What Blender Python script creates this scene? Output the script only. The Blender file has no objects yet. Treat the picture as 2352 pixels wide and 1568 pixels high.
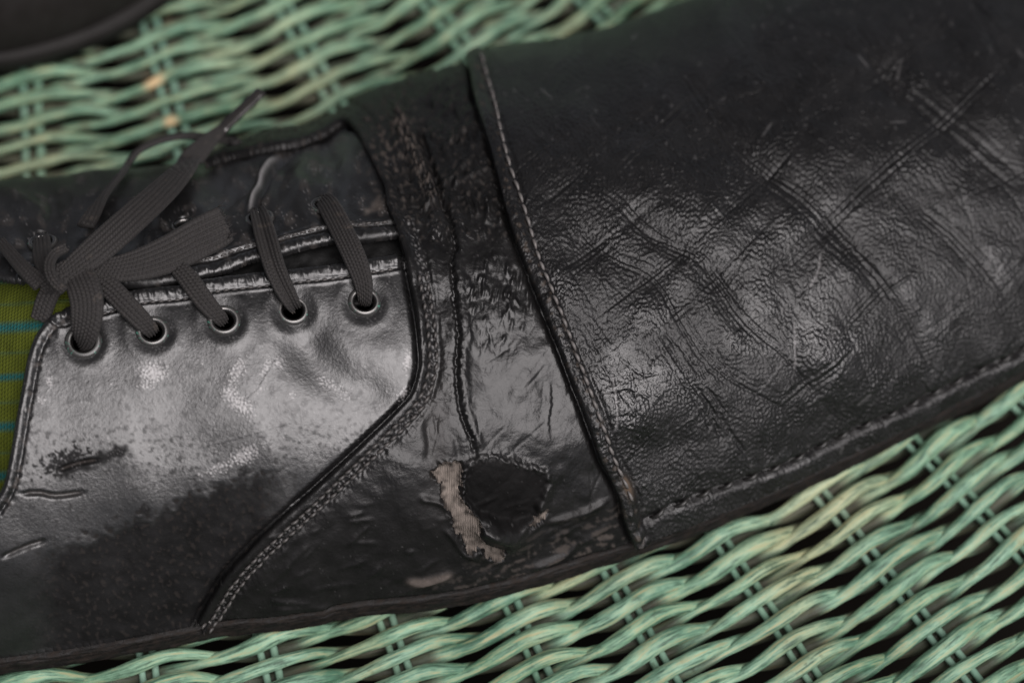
import bpy, math
import numpy as np
from mathutils import Vector

SC = bpy.context.scene
COL = SC.collection
rng = np.random.default_rng(7)

# ------------------------------------------------------------------ camera, sky, sun, exposure
# Plan drawing unit: 1 unit = K metres (the photograph is 2352 x 1568 of them at the shoe's height).
K = 0.2048 / 2352.0
TILT = math.radians(36.0)
DIST = 0.50
H0 = 520 * K                                   # height of the point the camera looks at
cs, sn = math.cos(TILT), math.sin(TILT)
CAM = np.array([0.0, -sn * DIST, H0 + cs * DIST])
RIGHT = np.array([1.0, 0, 0]); UP = np.array([0, cs, sn]); FWD = np.array([0, sn, -cs])

cam_d = bpy.data.cameras.new('camera')
cam_d.sensor_width = 36.0
cam_d.lens = 36.0 * DIST / 0.2048
cam_d.clip_start = 0.01; cam_d.clip_end = 50
cam_d.dof.use_dof = True
cam_d.dof.focus_distance = 0.497
cam_d.dof.aperture_fstop = 8.5
cam = bpy.data.objects.new('camera', cam_d)
cam.location = CAM.tolist(); cam.rotation_euler = (TILT, 0, 0)
COL.objects.link(cam); SC.camera = cam

SUN_DIR = Vector((.35, -.50, .79)).normalized()            # from the right and a little from the front, high
world = bpy.data.worlds.new('World'); SC.world = world
world.use_nodes = True
wn = world.node_tree
sky = wn.nodes.new('ShaderNodeTexSky'); sky.sky_type = 'NISHITA'; sky.sun_disc = False
sky.sun_elevation = math.asin(SUN_DIR.z); sky.sun_rotation = math.atan2(SUN_DIR.x, SUN_DIR.y)
sky.air_density = .10; sky.dust_density = .35; sky.ozone_density = .6
bg = wn.nodes['Background']; bg.inputs[1].default_value = 0.09
hs_ = wn.nodes.new('ShaderNodeHueSaturation'); hs_.inputs['Saturation'].default_value = .25      # overcast, nearly colourless
wn.links.new(sky.outputs[0], hs_.inputs['Color']); wn.links.new(hs_.outputs[0], bg.inputs[0])
sun_d = bpy.data.lights.new('sun', 'SUN'); sun_d.energy = 3.0; sun_d.angle = math.radians(52)
sun_d.color = (1.0, 0.945, 0.945)
sun = bpy.data.objects.new('sun', sun_d); sun.rotation_euler = SUN_DIR.to_track_quat('Z', 'Y').to_euler()
sun.location = (0, 0, 1); COL.objects.link(sun)
SC.view_settings.view_transform = 'Standard'; SC.view_settings.look = 'None'
SC.view_settings.gamma = 1; SC.view_settings.exposure = 0.65

# ------------------------------------------------------------------ helpers
def unproj(x, y, z):
    """plan position (x right, y down) at height z (all in plan units) -> world point"""
    x = np.asarray(x, float); y = np.asarray(y, float); z = np.asarray(z, float)
    a = (x - 1176.0) * K; b = (784.0 - y) * K
    d = a[..., None] * RIGHT + b[..., None] * UP + FWD * DIST
    t = (z * K - CAM[2]) / d[..., 2]
    return CAM + d * t[..., None]

def proj(P):
    v = np.asarray(P, float) - CAM
    dep = v @ FWD
    return 1176 + (v @ RIGHT) / dep * DIST / K, 784 - (v @ UP) / dep * DIST / K

def mk_mesh(name, V, F, mat, parent=None, smooth=True, attrs=None, origin=None):
    """one mesh object; F: (n,4) or (n,3) int array (rows of -1 padded triangles allowed in 4-col)"""
    V = np.asarray(V, float)
    me = bpy.data.meshes.new(name)
    F = np.asarray(F)
    off = np.zeros(3) if origin is None else np.asarray(origin, float)
    if parent is not None and parent.get('_o') is not None:
        pass
    n = len(V)
    me.vertices.add(n); me.vertices.foreach_set('co', (V - off).astype(np.float32).ravel())
    if F.ndim == 2 and F.shape[1] == 4 and (F[:, 3] < 0).any():
        tri = F[:, 3] < 0
        loops = np.concatenate([F[~tri].ravel(), F[tri][:, :3].ravel()])
        tot = np.concatenate([np.full((~tri).sum(), 4), np.full(tri.sum(), 3)])
    else:
        loops = F.ravel(); tot = np.full(len(F), F.shape[1])
    me.loops.add(len(loops)); me.loops.foreach_set('vertex_index', loops.astype(np.int32))
    me.polygons.add(len(tot))
    st = np.concatenate([[0], np.cumsum(tot)[:-1]])
    me.polygons.foreach_set('loop_start', st.astype(np.int32))
    me.polygons.foreach_set('use_smooth', np.full(len(tot), smooth))
    me.update(calc_edges=True); me.validate()
    if attrs:
        for k, v in attrs.items():
            a = me.attributes.new(k, 'FLOAT', 'POINT')
            a.data.foreach_set('value', np.asarray(v, np.float32))
    me.materials.append(mat)
    ob = bpy.data.objects.new(name, me); COL.objects.link(ob)
    if parent is not None:
        ob.parent = parent
        pw = Vector((0, 0, 0)); p = parent
        while p is not None:
            pw += p.location; p = p.parent
        ob.location = Vector(off.tolist()) - pw
    else:
        ob.location = off.tolist()
    return ob

def thing(name, label, cat, loc, group=None):
    o = bpy.data.objects.new(name, None); COL.objects.link(o)
    o.location = loc; o.empty_display_size = 0.02
    o['label'] = label; o['category'] = cat
    if group: o['group'] = group
    return o

def resamp(pts, n=None, step=None, smooth=True):
    """Catmull-Rom through points (any dimension), resampled evenly"""
    P = np.asarray(pts, float)
    if smooth and len(P) > 2:
        E = np.vstack([2 * P[0] - P[1], P, 2 * P[-1] - P[-2]])
        out = []
        for i in range(1, len(E) - 2):
            t = np.linspace(0, 1, 16, endpoint=False)[:, None]
            p0, p1, p2, p3 = E[i - 1], E[i], E[i + 1], E[i + 2]
            out.append(.5 * ((2 * p1) + (p2 - p0) * t + (2 * p0 - 5 * p1 + 4 * p2 - p3) * t ** 2 + (3 * p1 - p0 - 3 * p2 + p3) * t ** 3))
        P = np.vstack(out + [P[-1:]])
    L = np.concatenate([[0], np.cumsum(np.linalg.norm(np.diff(P[:, :min(3, P.shape[1])], axis=0), axis=1))])
    if n is None: n = max(3, int(L[-1] / step) + 1)
    u = np.linspace(0, L[-1], n)
    return np.stack([np.interp(u, L, P[:, k]) for k in range(P.shape[1])], 1)

def tube(C, R, sides=8, closed_ends=True, flat=None):
    """sweep along world points C with radii R -> V, F"""
    C = np.asarray(C); n = len(C); R = np.broadcast_to(np.asarray(R, float), (n,))
    T = np.gradient(C, axis=0); T /= np.linalg.norm(T, axis=1)[:, None] + 1e-12
    up = np.array([0, 0, 1.0])
    S = np.cross(T, up); S /= np.linalg.norm(S, axis=1)[:, None] + 1e-9
    U = np.cross(S, T)
    a = np.linspace(0, 2 * np.pi, sides, endpoint=False)
    fl = 1.0 if flat is None else flat
    V = C[:, None] + R[:, None, None] * (np.cos(a)[None, :, None] * S[:, None] + fl * np.sin(a)[None, :, None] * U[:, None])
    V = V.reshape(-1, 3)
    i = np.arange(n - 1)[:, None] * sides; j = np.arange(sides)[None]; j2 = (j + 1) % sides
    F = np.stack([i + j, i + j2, i + sides + j2, i + sides + j], -1).reshape(-1, 4)
    if closed_ends:
        V = np.vstack([V, C[0], C[-1]]); a0 = n * sides
        jj = np.arange(sides); k = (jj + 1) % sides; b = (n - 1) * sides
        F = np.vstack([F, np.stack([k, jj, np.full(sides, a0), np.full(sides, -1)], 1),
                       np.stack([b + jj, b + k, np.full(sides, a0 + 1), np.full(sides, -1)], 1)])
    return V, F

# ---- raster fields over the plan drawing
X0, X1, Y0, Y1, ST = -1150.0, 2900.0, -260.0, 1640.0, 1.7
RW, RH = int((X1 - X0) / ST), int((Y1 - Y0) / ST)
FX = np.fft.rfftfreq(RW, ST)[None, :]; FY = np.fft.fftfreq(RH, ST)[:, None]
GX, GY = np.meshgrid(X0 + np.arange(RW) * ST, Y0 + np.arange(RH) * ST)

def bp(seed, wl, ang=0.0, aniso=1.0, bw=.6):
    w = np.random.default_rng(seed).standard_normal((RH, RW)).astype(np.float32)
    c, s = math.cos(ang), math.sin(ang)
    fu = FX * c + FY * s; fv = -FX * s + FY * c
    f = np.sqrt((fu * aniso) ** 2 + fv ** 2) + 1e-9
    r = np.fft.irfft2(np.fft.rfft2(w) * np.exp(-(np.log(f * wl) / bw) ** 2), (RH, RW))
    return (r / r.std()).astype(np.float32)

def blur(a, sig):
    return np.fft.irfft2(np.fft.rfft2(a) * np.exp(-2 * (np.pi * sig) ** 2 * (FX ** 2 + FY ** 2)), (RH, RW))

def lines(polys, sig, smooth=True):
    """list of (points, weight) drawn as soft lines, peak about weight"""
    D = np.zeros((RH, RW))
    for pts, w in polys:
        q = resamp(np.asarray(pts, float)[:, :2], step=ST * .5, smooth=smooth)
        m = len(q); e = np.minimum(1, np.minimum(np.arange(m), np.arange(m)[::-1]) / max(6, .15 * m))
        ix = np.clip(((q[:, 0] - X0) / ST).round().astype(int), 0, RW - 1); iy = np.clip(((q[:, 1] - Y0) / ST).round().astype(int), 0, RH - 1)
        np.add.at(D, (iy, ix), w * e * .5 * ST)
    return blur(D, sig) * (sig * math.sqrt(2 * math.pi)) / ST

def inside(poly, X, Y):
    r = np.zeros(X.shape, bool); P = np.asarray(poly); n = len(P); j = n - 1
    for i in range(n):
        xi, yi, xj, yj = P[i, 0], P[i, 1], P[j, 0], P[j, 1]
        if yi != yj:
            c = ((yi > Y) != (yj > Y)) & (X < (xj - xi) * (Y - yi) / (yj - yi) + xi)
            r ^= c
        j = i
    return r

def polymask(poly, soft=2.5, rough=0, nz=None):
    x, y = (GX, GY) if nz is None else (GX + nz * rough, GY + np.roll(nz, 137, 1) * rough)
    return np.clip(blur(inside(poly, x, y).astype(float), soft), 0, 1)

def blob(cx, cy, sx, sy=None, ang=0):
    sy = sy or sx; c, s = math.cos(ang), math.sin(ang)
    u = (GX - cx) * c + (GY - cy) * s; v = -(GX - cx) * s + (GY - cy) * c
    return np.exp(-.5 * ((u / sx) ** 2 + (v / sy) ** 2))

def samp(A, x, y):
    fx = np.clip((x - X0) / ST, 0, RW - 1.01); fy = np.clip((y - Y0) / ST, 0, RH - 1.01)
    i = fx.astype(int); j = fy.astype(int); a = fx - i; b = fy - j
    return A[j, i] * (1 - a) * (1 - b) + A[j, i + 1] * a * (1 - b) + A[j + 1, i] * (1 - a) * b + A[j + 1, i + 1] * a * b

def dseg(x, y, P, closed=False):
    """distance to polyline, nearest point"""
    P = np.asarray(P, float)[:, :2]
    Q = np.roll(P, -1, 0) if closed else P[1:]
    A = P if closed else P[:-1]
    best = np.full(x.shape, 1e9); bx = x.copy(); by = y.copy()
    for a, b in zip(A, Q):
        d = b - a; L = d @ d
        if L < 1e-9: continue
        t = np.clip(((x - a[0]) * d[0] + (y - a[1]) * d[1]) / L, 0, 1)
        px = a[0] + t * d[0]; py = a[1] + t * d[1]
        r = np.hypot(x - px, y - py); m = r < best
        best = np.where(m, r, best); bx = np.where(m, px, bx); by = np.where(m, py, by)
    return best, bx, by

def sstep(a, b, x):
    t = np.clip((x - a) / (b - a), 0, 1); return t * t * (3 - 2 * t)

# ------------------------------------------------------------------ materials
def mat(name):
    m = bpy.data.materials.new(name); m.use_nodes = True
    nt = m.node_tree; b = nt.nodes['Principled BSDF']
    return m, nt, b
def N(nt, t, **kw):
    n = nt.nodes.new(t)
    for k, v in kw.items():
        if k in n.inputs: n.inputs[k].default_value = v
        else: setattr(n, k, v)
    return n
def noise(nt, scale, detail=4, rough=.55, coord=None, dist=0):
    n = N(nt, 'ShaderNodeTexNoise'); n.inputs['Scale'].default_value = scale; n.inputs['Detail'].default_value = detail
    n.inputs['Roughness'].default_value = rough; n.inputs['Distortion'].default_value = dist
    nt.links.new(coord, n.inputs['Vector']); return n
def objco(nt): return N(nt, 'ShaderNodeTexCoord').outputs['Object']
def ramp(nt, src, pts):
    r = N(nt, 'ShaderNodeValToRGB'); e = r.color_ramp.elements
    while len(e) < len(pts): e.new(.5)
    for q, (p, c) in zip(e, pts): q.position = p; q.color = (c if hasattr(c, '__len__') else (c, c, c)) + (() if hasattr(c, '__len__') and len(c) == 4 else (1,)) if hasattr(c, '__len__') else (c, c, c, 1)
    nt.links.new(src, r.inputs[0]); return r.outputs[0]
def mixc(nt, fac, a, b):
    m = N(nt, 'ShaderNodeMix', data_type='RGBA')
    for s, v in ((0, fac), (6, a), (7, b)):
        if hasattr(v, 'links') or hasattr(v, 'is_linked'): nt.links.new(v, m.inputs[s])
        else: m.inputs[s].default_value = v if s == 0 else (tuple(v) + (1,))
    return m.outputs[2]
def math_(nt, op, a, b=None, c=None):
    m = N(nt, 'ShaderNodeMath', operation=op)
    for i, v in enumerate((a, b, c)):
        if v is None: continue
        if hasattr(v, 'is_linked'): nt.links.new(v, m.inputs[i])
        else: m.inputs[i].default_value = v
    return m.outputs[0]
def attr(nt, name): return N(nt, 'ShaderNodeAttribute', attribute_name=name).outputs['Fac']
def bump(nt, h, strength, dist, b):
    n = N(nt, 'ShaderNodeBump'); n.inputs['Strength'].default_value = strength; n.inputs['Distance'].default_value = dist
    nt.links.new(h, n.inputs['Height']); nt.links.new(n.outputs[0], b.inputs['Normal'])

def leather(name, base, rough, spec, grain, gstr, dust=(.30, .29, .29), brown=(.068, .058, .052)):
    """dark leather: attribute 'wear' = cracked pale finish (near quarter: glints painted in too), 'bare' = finish gone (brown-grey fibre), 'dull' = rough torn film"""
    m, nt, b = mat(name); co = objco(nt)
    n1 = noise(nt, 180, 6, .6, co); n2 = noise(nt, grain, 3, .6, co); n3 = noise(nt, 900, 4, .7, co)
    c = mixc(nt, ramp(nt, n1.outputs[0], [(.35, 0.0), (.75, 1.0)]), tuple(v * .75 for v in base), tuple(v * 1.7 for v in base))
    wear = attr(nt, 'wear'); bare = attr(nt, 'bare'); dull = attr(nt, 'dull')
    fib = mixc(nt, n3.outputs[0], tuple(v * .55 for v in brown), tuple(v * 1.5 for v in brown))
    c = mixc(nt, bare, c, fib)
    c = mixc(nt, wear, c, dust)
    nt.links.new(c, b.inputs['Base Color'])
    r = math_(nt, 'ADD', rough - .07, math_(nt, 'MULTIPLY', n1.outputs[0], .16))
    r = math_(nt, 'ADD', r, math_(nt, 'MULTIPLY', bare, .4)); r = math_(nt, 'ADD', r, math_(nt, 'MULTIPLY', dull, .25))
    nt.links.new(r, b.inputs['Roughness'])
    sp = math_(nt, 'MULTIPLY', math_(nt, 'MAXIMUM', .05, math_(nt, 'SUBTRACT', 1.0, math_(nt, 'ADD', math_(nt, 'MULTIPLY', bare, .6), math_(nt, 'MULTIPLY', dull, .85)))), spec)
    nt.links.new(sp, b.inputs['Specular IOR Level'])
    b.inputs['IOR'].default_value = 1.5
    bump(nt, math_(nt, 'ADD', n2.outputs[0], math_(nt, 'MULTIPLY', n3.outputs[0], .6)), gstr, .0003, b)
    return m

M_patent = leather('patent_leather', (.007, .0068, .007), .35, .78, 1500, .22)
M_vamp = leather('cracked_patent_leather', (.006, .0057, .0057), .33, .38, 1300, .3)
M_cap = leather('grained_leather', (.006, .0057, .0058), .40, .42, 2200, .5, brown=(.07, .05, .035))
M_edge = leather('worn_sole_edge', (.006, .0053, .005), .6, .25, 900, .6, brown=(.026, .019, .015))
M_tongue = leather('tongue_leather', (.006, .006, .006), .5, .3, 1200, .4)

def m_lace():
    m, nt, b = mat('woven_lace'); co = objco(nt)
    n = noise(nt, 2500, 3, .6, co); n2 = noise(nt, 250, 3, .6, co)
    c = mixc(nt, n.outputs[0], (.007, .0066, .0066), (.036, .033, .032))
    c = mixc(nt, ramp(nt, n2.outputs[0], [(.62, 0.0), (.75, .5)]), c, (.075, .062, .052))
    nt.links.new(c, b.inputs['Base Color']); b.inputs['Roughness'].default_value = .7
    b.inputs['Specular IOR Level'].default_value = .2
    b.inputs['Sheen Weight'].default_value = .03
    bump(nt, n.outputs[0], .5, .0002, b); return m
M_lace = m_lace()

def m_simple(name, col, rough, metal=0, spec=.5):
    m, nt, b = mat(name); co = objco(nt)
    n = noise(nt, 700, 4, .6, co)
    nt.links.new(mixc(nt, n.outputs[0], tuple(v * .6 for v in col), tuple(min(1, v * 1.4) for v in col)), b.inputs['Base Color'])
    b.inputs['Roughness'].default_value = rough; b.inputs['Metallic'].default_value = metal
    b.inputs['Specular IOR Level'].default_value = spec
    bump(nt, n.outputs[0], .3, .0002, b); return m
M_thread = m_simple('waxed_thread', (.05, .046, .044), .5)
M_seam = m_simple('blackened_thread', (.013, .012, .0115), .42, 0, .5)
M_thread_pale = m_simple('grimy_thread', (.10, .092, .088), .5)
M_aglet = m_simple('aglet_film', (.02, .018, .017), .25, 0, .8)

def m_eyelet():
    m, nt, b = mat('eyelet_metal'); co = objco(nt)
    ln = N(nt, 'ShaderNodeVectorMath', operation='LENGTH'); nt.links.new(co, ln.inputs[0])
    n = noise(nt, 1500, 4, .6, co)
    outer = ramp(nt, math_(nt, 'DIVIDE', ln.outputs['Value'], 42 * K), [(.69, 0.0), (.78, 1.0)])
    ver = math_(nt, 'MULTIPLY', outer, ramp(nt, n.outputs[0], [(.58, 0.0), (.68, .8)]))
    c = mixc(nt, outer, (.17, .165, .16), (.03, .029, .028)); c = mixc(nt, ver, c, (.06, .22, .16))
    nt.links.new(c, b.inputs['Base Color'])
    nt.links.new(math_(nt, 'SUBTRACT', 1.0, outer), b.inputs['Metallic'])
    b.inputs['Roughness'].default_value = .32; return m
M_eye = m_eyelet()

def m_wicker(name, ca, cb, cc):
    m, nt, b = mat(name); co = objco(nt)
    oi = N(nt, 'ShaderNodeObjectInfo')
    n1 = noise(nt, 55, 4, .6, co); n2 = noise(nt, 420, 4, .65, co); n3 = noise(nt, 22, 2, .5, co)
    c = mixc(nt, ramp(nt, n1.outputs[0], [(.35, 0.0), (.65, 1.0)]), ca, cb)
    c = mixc(nt, math_(nt, 'MULTIPLY', oi.outputs['Random'], .35), c, (.16, .30, .17))
    c = mixc(nt, ramp(nt, n3.outputs[0], [(.54, 0.0), (.68, .6)]), c, cc)
    c = mixc(nt, ramp(nt, n2.outputs[0], [(.60, 0.0), (.72, .6)]), c, (.06, .085, .05))
    cx = N(nt, 'ShaderNodeCombineXYZ')
    nt.links.new(math_(nt, 'MULTIPLY', attr(nt, 'along'), 60), cx.inputs[0]); nt.links.new(attr(nt, 'ca'), cx.inputs[1]); nt.links.new(attr(nt, 'sa'), cx.inputs[2])
    n4 = noise(nt, 2.2, 4, .65, cx.outputs[0])
    c = mixc(nt, ramp(nt, n4.outputs[0], [(.50, 0.0), (.66, .75)]), c, (.33, .30, .16))
    c = mixc(nt, ramp(nt, n4.outputs[0], [(.36, .9), (.53, 0.0)]), c, (.035, .07, .045))
    c = mixc(nt, attr(nt, 'bare'), c, (.55, .40, .22))
    c = mixc(nt, math_(nt, 'MULTIPLY', attr(nt, 'gap_shade'), .85), c, (.045, .037, .026))      # gap shade painted in: reed turned dark brown where it passes behind the stakes
    nt.links.new(c, b.inputs['Base Color']); b.inputs['Roughness'].default_value = .5
    b.inputs['Specular IOR Level'].default_value = .28
    bump(nt, math_(nt, 'ADD', n2.outputs[0], math_(nt, 'MULTIPLY', n4.outputs[0], 1.5)), .4, .0005, b); return m
M_weave = m_wicker('green_painted_reed', (.06, .155, .10), (.25, .42, .30), (.42, .42, .25))
M_stake = m_wicker('green_painted_stake', (.15, .28, .21), (.26, .41, .32), (.30, .38, .27))

def m_lining():
    m, nt, b = mat('striped_lining'); co = objco(nt)
    st = attr(nt, 'stripe')
    w1 = N(nt, 'ShaderNodeTexWave'); w1.inputs['Scale'].default_value = 420; w1.bands_direction = 'X'
    w2 = N(nt, 'ShaderNodeTexWave'); w2.inputs['Scale'].default_value = 420; w2.bands_direction = 'Y'
    for w in (w1, w2): nt.links.new(co, w.inputs['Vector']); w.inputs['Distortion'].default_value = 1
    wv = math_(nt, 'MULTIPLY', w1.outputs['Fac'], w2.outputs['Fac'])
    n = noise(nt, 160, 4, .6, co)
    c = mixc(nt, n.outputs[0], (.045, .055, .005), (.13, .155, .015))
    c = mixc(nt, st, c, (.012, .11, .115)); c = mixc(nt, math_(nt, 'MULTIPLY', wv, .5), c, (.07, .09, .015))
    nt.links.new(c, b.inputs['Base Color']); b.inputs['Roughness'].default_value = .85
    b.inputs['Specular IOR Level'].default_value = .2
    bump(nt, wv, .6, .0003, b); return m
M_lining = m_lining()
def m_canvas():
    m, nt, b = mat('grey_canvas_backing'); co = objco(nt)
    n = noise(nt, 260, 5, .65, co); w = N(nt, 'ShaderNodeTexWave'); w.inputs['Scale'].default_value = 900; w.inputs['Distortion'].default_value = 4; nt.links.new(co, w.inputs['Vector'])
    c = mixc(nt, ramp(nt, n.outputs[0], [(.3, 0.0), (.7, 1.0)]), (.09, .077, .067), (.24, .205, .18))
    c = mixc(nt, math_(nt, 'MULTIPLY', w.outputs['Fac'], .35), c, (.07, .058, .048))
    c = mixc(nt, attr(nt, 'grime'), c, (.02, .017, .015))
    nt.links.new(c, b.inputs['Base Color']); b.inputs['Roughness'].default_value = .9; b.inputs['Specular IOR Level'].default_value = .12
    bump(nt, w.outputs['Fac'], .6, .0003, b); return m
M_fabric_back = m_canvas()

# ------------------------------------------------------------------ the ground under the wicker
m_floor, nt, b = mat('floor_boards'); co = objco(nt); n = noise(nt, 30, 5, .6, co)
nt.links.new(mixc(nt, n.outputs[0], (.004, .0035, .003), (.012, .010, .008)), b.inputs['Base Color']); b.inputs['Roughness'].default_value = .8; b.inputs['Specular IOR Level'].default_value = .05
fl = mk_mesh('floor', np.array([[-3, -3, -.13], [3, -3, -.13], [3, 3, -.13], [-3, 3, -.13]]), np.array([[0, 1, 2, 3]]), m_floor)
fl['kind'] = 'structure'

# ------------------------------------------------------------------ base form of the shoe
EX, EY = .316, .949                                  # direction of a cross-section in the plan
Fpts = np.array([(-1060, 900), (-1020, 740), (-900, 600), (-700, 500), (-400, 430), (0, 405), (200, 393), (430, 374), (500, 345), (560, 319), (623, 302), (723, 283), (790, 258), (824, 234), (885, 209),
                 (985, 178), (1071, 153), (1105, 138), (1200, 120), (1318, 100), (1445, 70), (1552, 30), (1630, 0), (1750, -50), (2000, -125), (2250, -150), (2500, -80), (2680, 60), (2770, 200), (2790, 300)], float)
Nbot = np.array([(-1050, 930), (-980, 1200), (-850, 1420), (-650, 1530), (-400, 1565), (-150, 1562), (0, 1549), (197, 1522), (430, 1479), (500, 1466), (724, 1440), (784, 1424), (1038, 1396), (1218, 1355), (1365, 1309), (1569, 1243),
                 (1802, 1148), (1999, 1056), (2099, 1005), (2316, 900), (2480, 800), (2620, 650), (2740, 480), (2795, 310)], float)
BAND = 42.0
Fc = resamp(Fpts, step=12); Nc = resamp(Nbot, step=12); Uc = Nc.copy(); Uc[:, 1] -= BAND
def pt(a): return a[:, 0] * EY - a[:, 1] * EX, a[:, 0] * EX + a[:, 1] * EY
_pF, _tF = pt(Fc); _pN, _tN = pt(Uc)
def mono(p, t):
    o = np.argsort(p); p = p[o]; t = t[o]; return p, t
_pF, _tF = mono(_pF, _tF); _pN, _tN = mono(_pN, _tN)
_tF = np.convolve(np.pad(_tF, 2, 'edge'), np.ones(5) / 5, 'valid')
def base_z(x, y):
    p = x * EY - y * EX; t = x * EX + y * EY
    tF = np.interp(p, _pF, _tF); tN = np.interp(p, _pN, _tN)
    s = np.clip((t - tF) / np.maximum(tN - tF, 30), 0, 1)
    zr = np.interp(p, [-1500, -1100, -600, -100, 500, 980, 1400, 1740, 2100, 2400, 2580], [300, 560, 680, 660, 650, 600, 545, 490, 420, 300, 110])
    sr = np.interp(p, [-1500, -600, 200, 500, 980, 1740, 2580], [.3, .27, .25, .25, .30, .36, .4])
    zf = zr * np.interp(p, [-1500, 0, 980, 2400, 2580], [.5, .5, .42, .4, .7]); zn = 82.0
    u = np.clip((sr - s) / sr, 0, 1); far = zf + (zr - zf) * np.maximum(1 - u ** 2.2, 0) ** .62
    w = np.clip((s - sr) / (1 - sr), 0, 1)
    ex = np.interp(p, [0, 980, 1740], [.52, .45, .36])
    dl = np.interp(p, [0, 980, 1740], [.10, .14, .26]); wl_ = (np.sqrt(w ** 2 + dl ** 2) - dl) / (np.sqrt(1 + dl ** 2) - dl)
    near = zn + (zr - zn) * (1 - ex * wl_ - (1 - ex) * w ** 3)
    return np.where(s < sr, far, near)
def base_P(x, y): return unproj(x, y, base_z(x, y))
def base_PN(x, y, e=4.0):
    P = base_P(x, y)
    dx = base_P(x + e, y) - base_P(x - e, y); dy = base_P(x, y + e) - P
    n = np.cross(dy, dx); n /= np.linalg.norm(n, axis=-1)[..., None] + 1e-15
    n = np.where(n[..., 2:3] < 0, -n, n)
    return P, n

shoe_loc = Vector(unproj(np.array(1100.), np.array(1000.), np.array(0.)).tolist()); shoe_loc.z = 0
shoe = thing('leather_shoe', 'large worn black lace-up shoe with stitched toe cap lying across the green wicker', 'shoe', shoe_loc)

def panel(name, poly, disp, mat_, step=2.6, layer=0.0, round_r=10.0, round_h=7.0, thick=12.0, holes=(), attrs=None, bounds=None, parent=shoe, zfun=None, free=None):
    """a leather sheet following the base form: polygon in the plan, relief along the surface normal, rounded cut edge with thickness"""
    poly = np.asarray(poly, float)
    x0, y0 = poly.min(0) - step * 2; x1, y1 = poly.max(0) + step * 2
    gx = np.arange(x0, x1, step); gy = np.arange(y0, y1, step)
    X, Y = np.meshgrid(gx, gy); sh = X.shape
    ins = inside(poly, X, Y)
    d, bx, by = dseg(X, Y, poly, True)
    sd = np.where(ins, d, -d)
    snap = sd < step * .45                                   # close to or just outside the outline: pull onto it
    ok = sd > -step * .99
    X2 = np.where(snap, bx, X); Y2 = np.where(snap, by, Y)
    dd = np.where(snap, 0, sd)
    for hx, hy, hr in holes:
        r = np.hypot(X - hx, Y - hy); hs = r - hr
        m = hs < step * .45
        f = hr / np.maximum(r, 1e-6)
        X2 = np.where(m & (dd > 0), hx + (X - hx) * f, X2); Y2 = np.where(m & (dd > 0), hy + (Y - hy) * f, Y2)
        ok &= hs > -step * .99
    ok_f = ok[:-1, :-1] & ok[1:, :-1] & ok[:-1, 1:] & ok[1:, 1:]
    ctr = (sd[:-1, :-1] + sd[1:, 1:] + sd[1:, :-1] + sd[:-1, 1:]) / 4
    ok_f &= ctr > 0
    idx = np.arange(X.size).reshape(sh)
    Fq = np.stack([idx[:-1, :-1], idx[1:, :-1], idx[1:, 1:], idx[:-1, 1:]], -1)[ok_f]
    used = np.zeros(X.size, bool); used[Fq.ravel()] = True
    remap = np.cumsum(used) - 1; Fq = remap[Fq]
    x = X2.ravel()[used]; y = Y2.ravel()[used]; de = dd.ravel()[used]
    if zfun is None: P, Nn = base_PN(x, y)
    else:
        e = 4.0
        f = lambda a, b_: unproj(a, b_, zfun(a, b_))
        P = f(x, y); Nn = np.cross(f(x, y + e) - P, f(x + e, y) - P); Nn /= np.linalg.norm(Nn, axis=-1)[:, None]; Nn = np.where(Nn[:, 2:3] < 0, -Nn, Nn)
    h = layer + (samp(disp, x, y) if disp is not None else 0)
    if free is not None:                                      # only part of the outline is a free, rounded edge
        de, _, _ = dseg(x, y, free)
    q = np.clip(1 - de / round_r, 0, 1)
    h = h - round_h * (1 - np.sqrt(np.maximum(1 - q ** 2, 0)))
    V = P + Nn * (h * K)[:, None]
    # skirt along every boundary edge
    E = np.concatenate([Fq[:, [0, 1]], Fq[:, [1, 2]], Fq[:, [2, 3]], Fq[:, [3, 0]]])
    key = np.sort(E, 1); k1 = key[:, 0].astype(np.int64) * len(V) + key[:, 1]
    _, inv, cnt = np.unique(k1, return_inverse=True, return_counts=True)
    B = E[cnt[inv] == 1]
    bv = np.unique(B); nb = len(bv); mp = np.full(len(V), -1); mp[bv] = len(V) + np.arange(nb)
    low = V[bv] - Nn[bv] * (thick * K)
    V = np.vstack([V, low])
    S = np.stack([B[:, 1], B[:, 0], mp[B[:, 0]], mp[B[:, 1]]], 1)
    at = {}
    for k, a in (attrs or {}).items():
        v = samp(a, x, y) if hasattr(a, 'shape') and a.ndim == 2 else a(x, y)
        at[k] = np.concatenate([v, v[bv]])
    return mk_mesh(name, V, np.vstack([Fq, S]), mat_, parent, attrs=at)

# ---- outlines (plan units)
hem = np.array([(1078, 150), (1085, 190), (1092, 240), (1107, 300), (1128, 367), (1148, 444), (1166, 515), (1187, 575), (1213, 640), (1246, 723), (1272, 790), (1302, 863), (1332, 940), (1359, 1017), (1374, 1055), (1394, 1090), (1415, 1135), (1424, 1180), (1440, 1222), (1447, 1240)], float)
hem = resamp(hem, step=10)
vedge = np.array([(470, 384), (541, 363), (600, 352), (685, 337), (750, 312), (795, 291), (824, 319), (842, 354), (866, 398), (883, 436), (889, 480), (904, 515), (918, 560), (932, 620), (949, 706), (960, 790), (962, 840), (946, 898), (918, 933),
                  (868, 983), (784, 1062), (684, 1154), (600, 1228), (520, 1312), (480, 1379), (447, 1440), (438, 1470)], float)
vedge = resamp(vedge, step=8)
face_n = resamp(np.array([(141, 714), (165, 700), (235, 685), (310, 663), (422, 650), (463, 639), (594, 622), (746, 607), (846, 592), (925, 578)], float), step=8)
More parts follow.
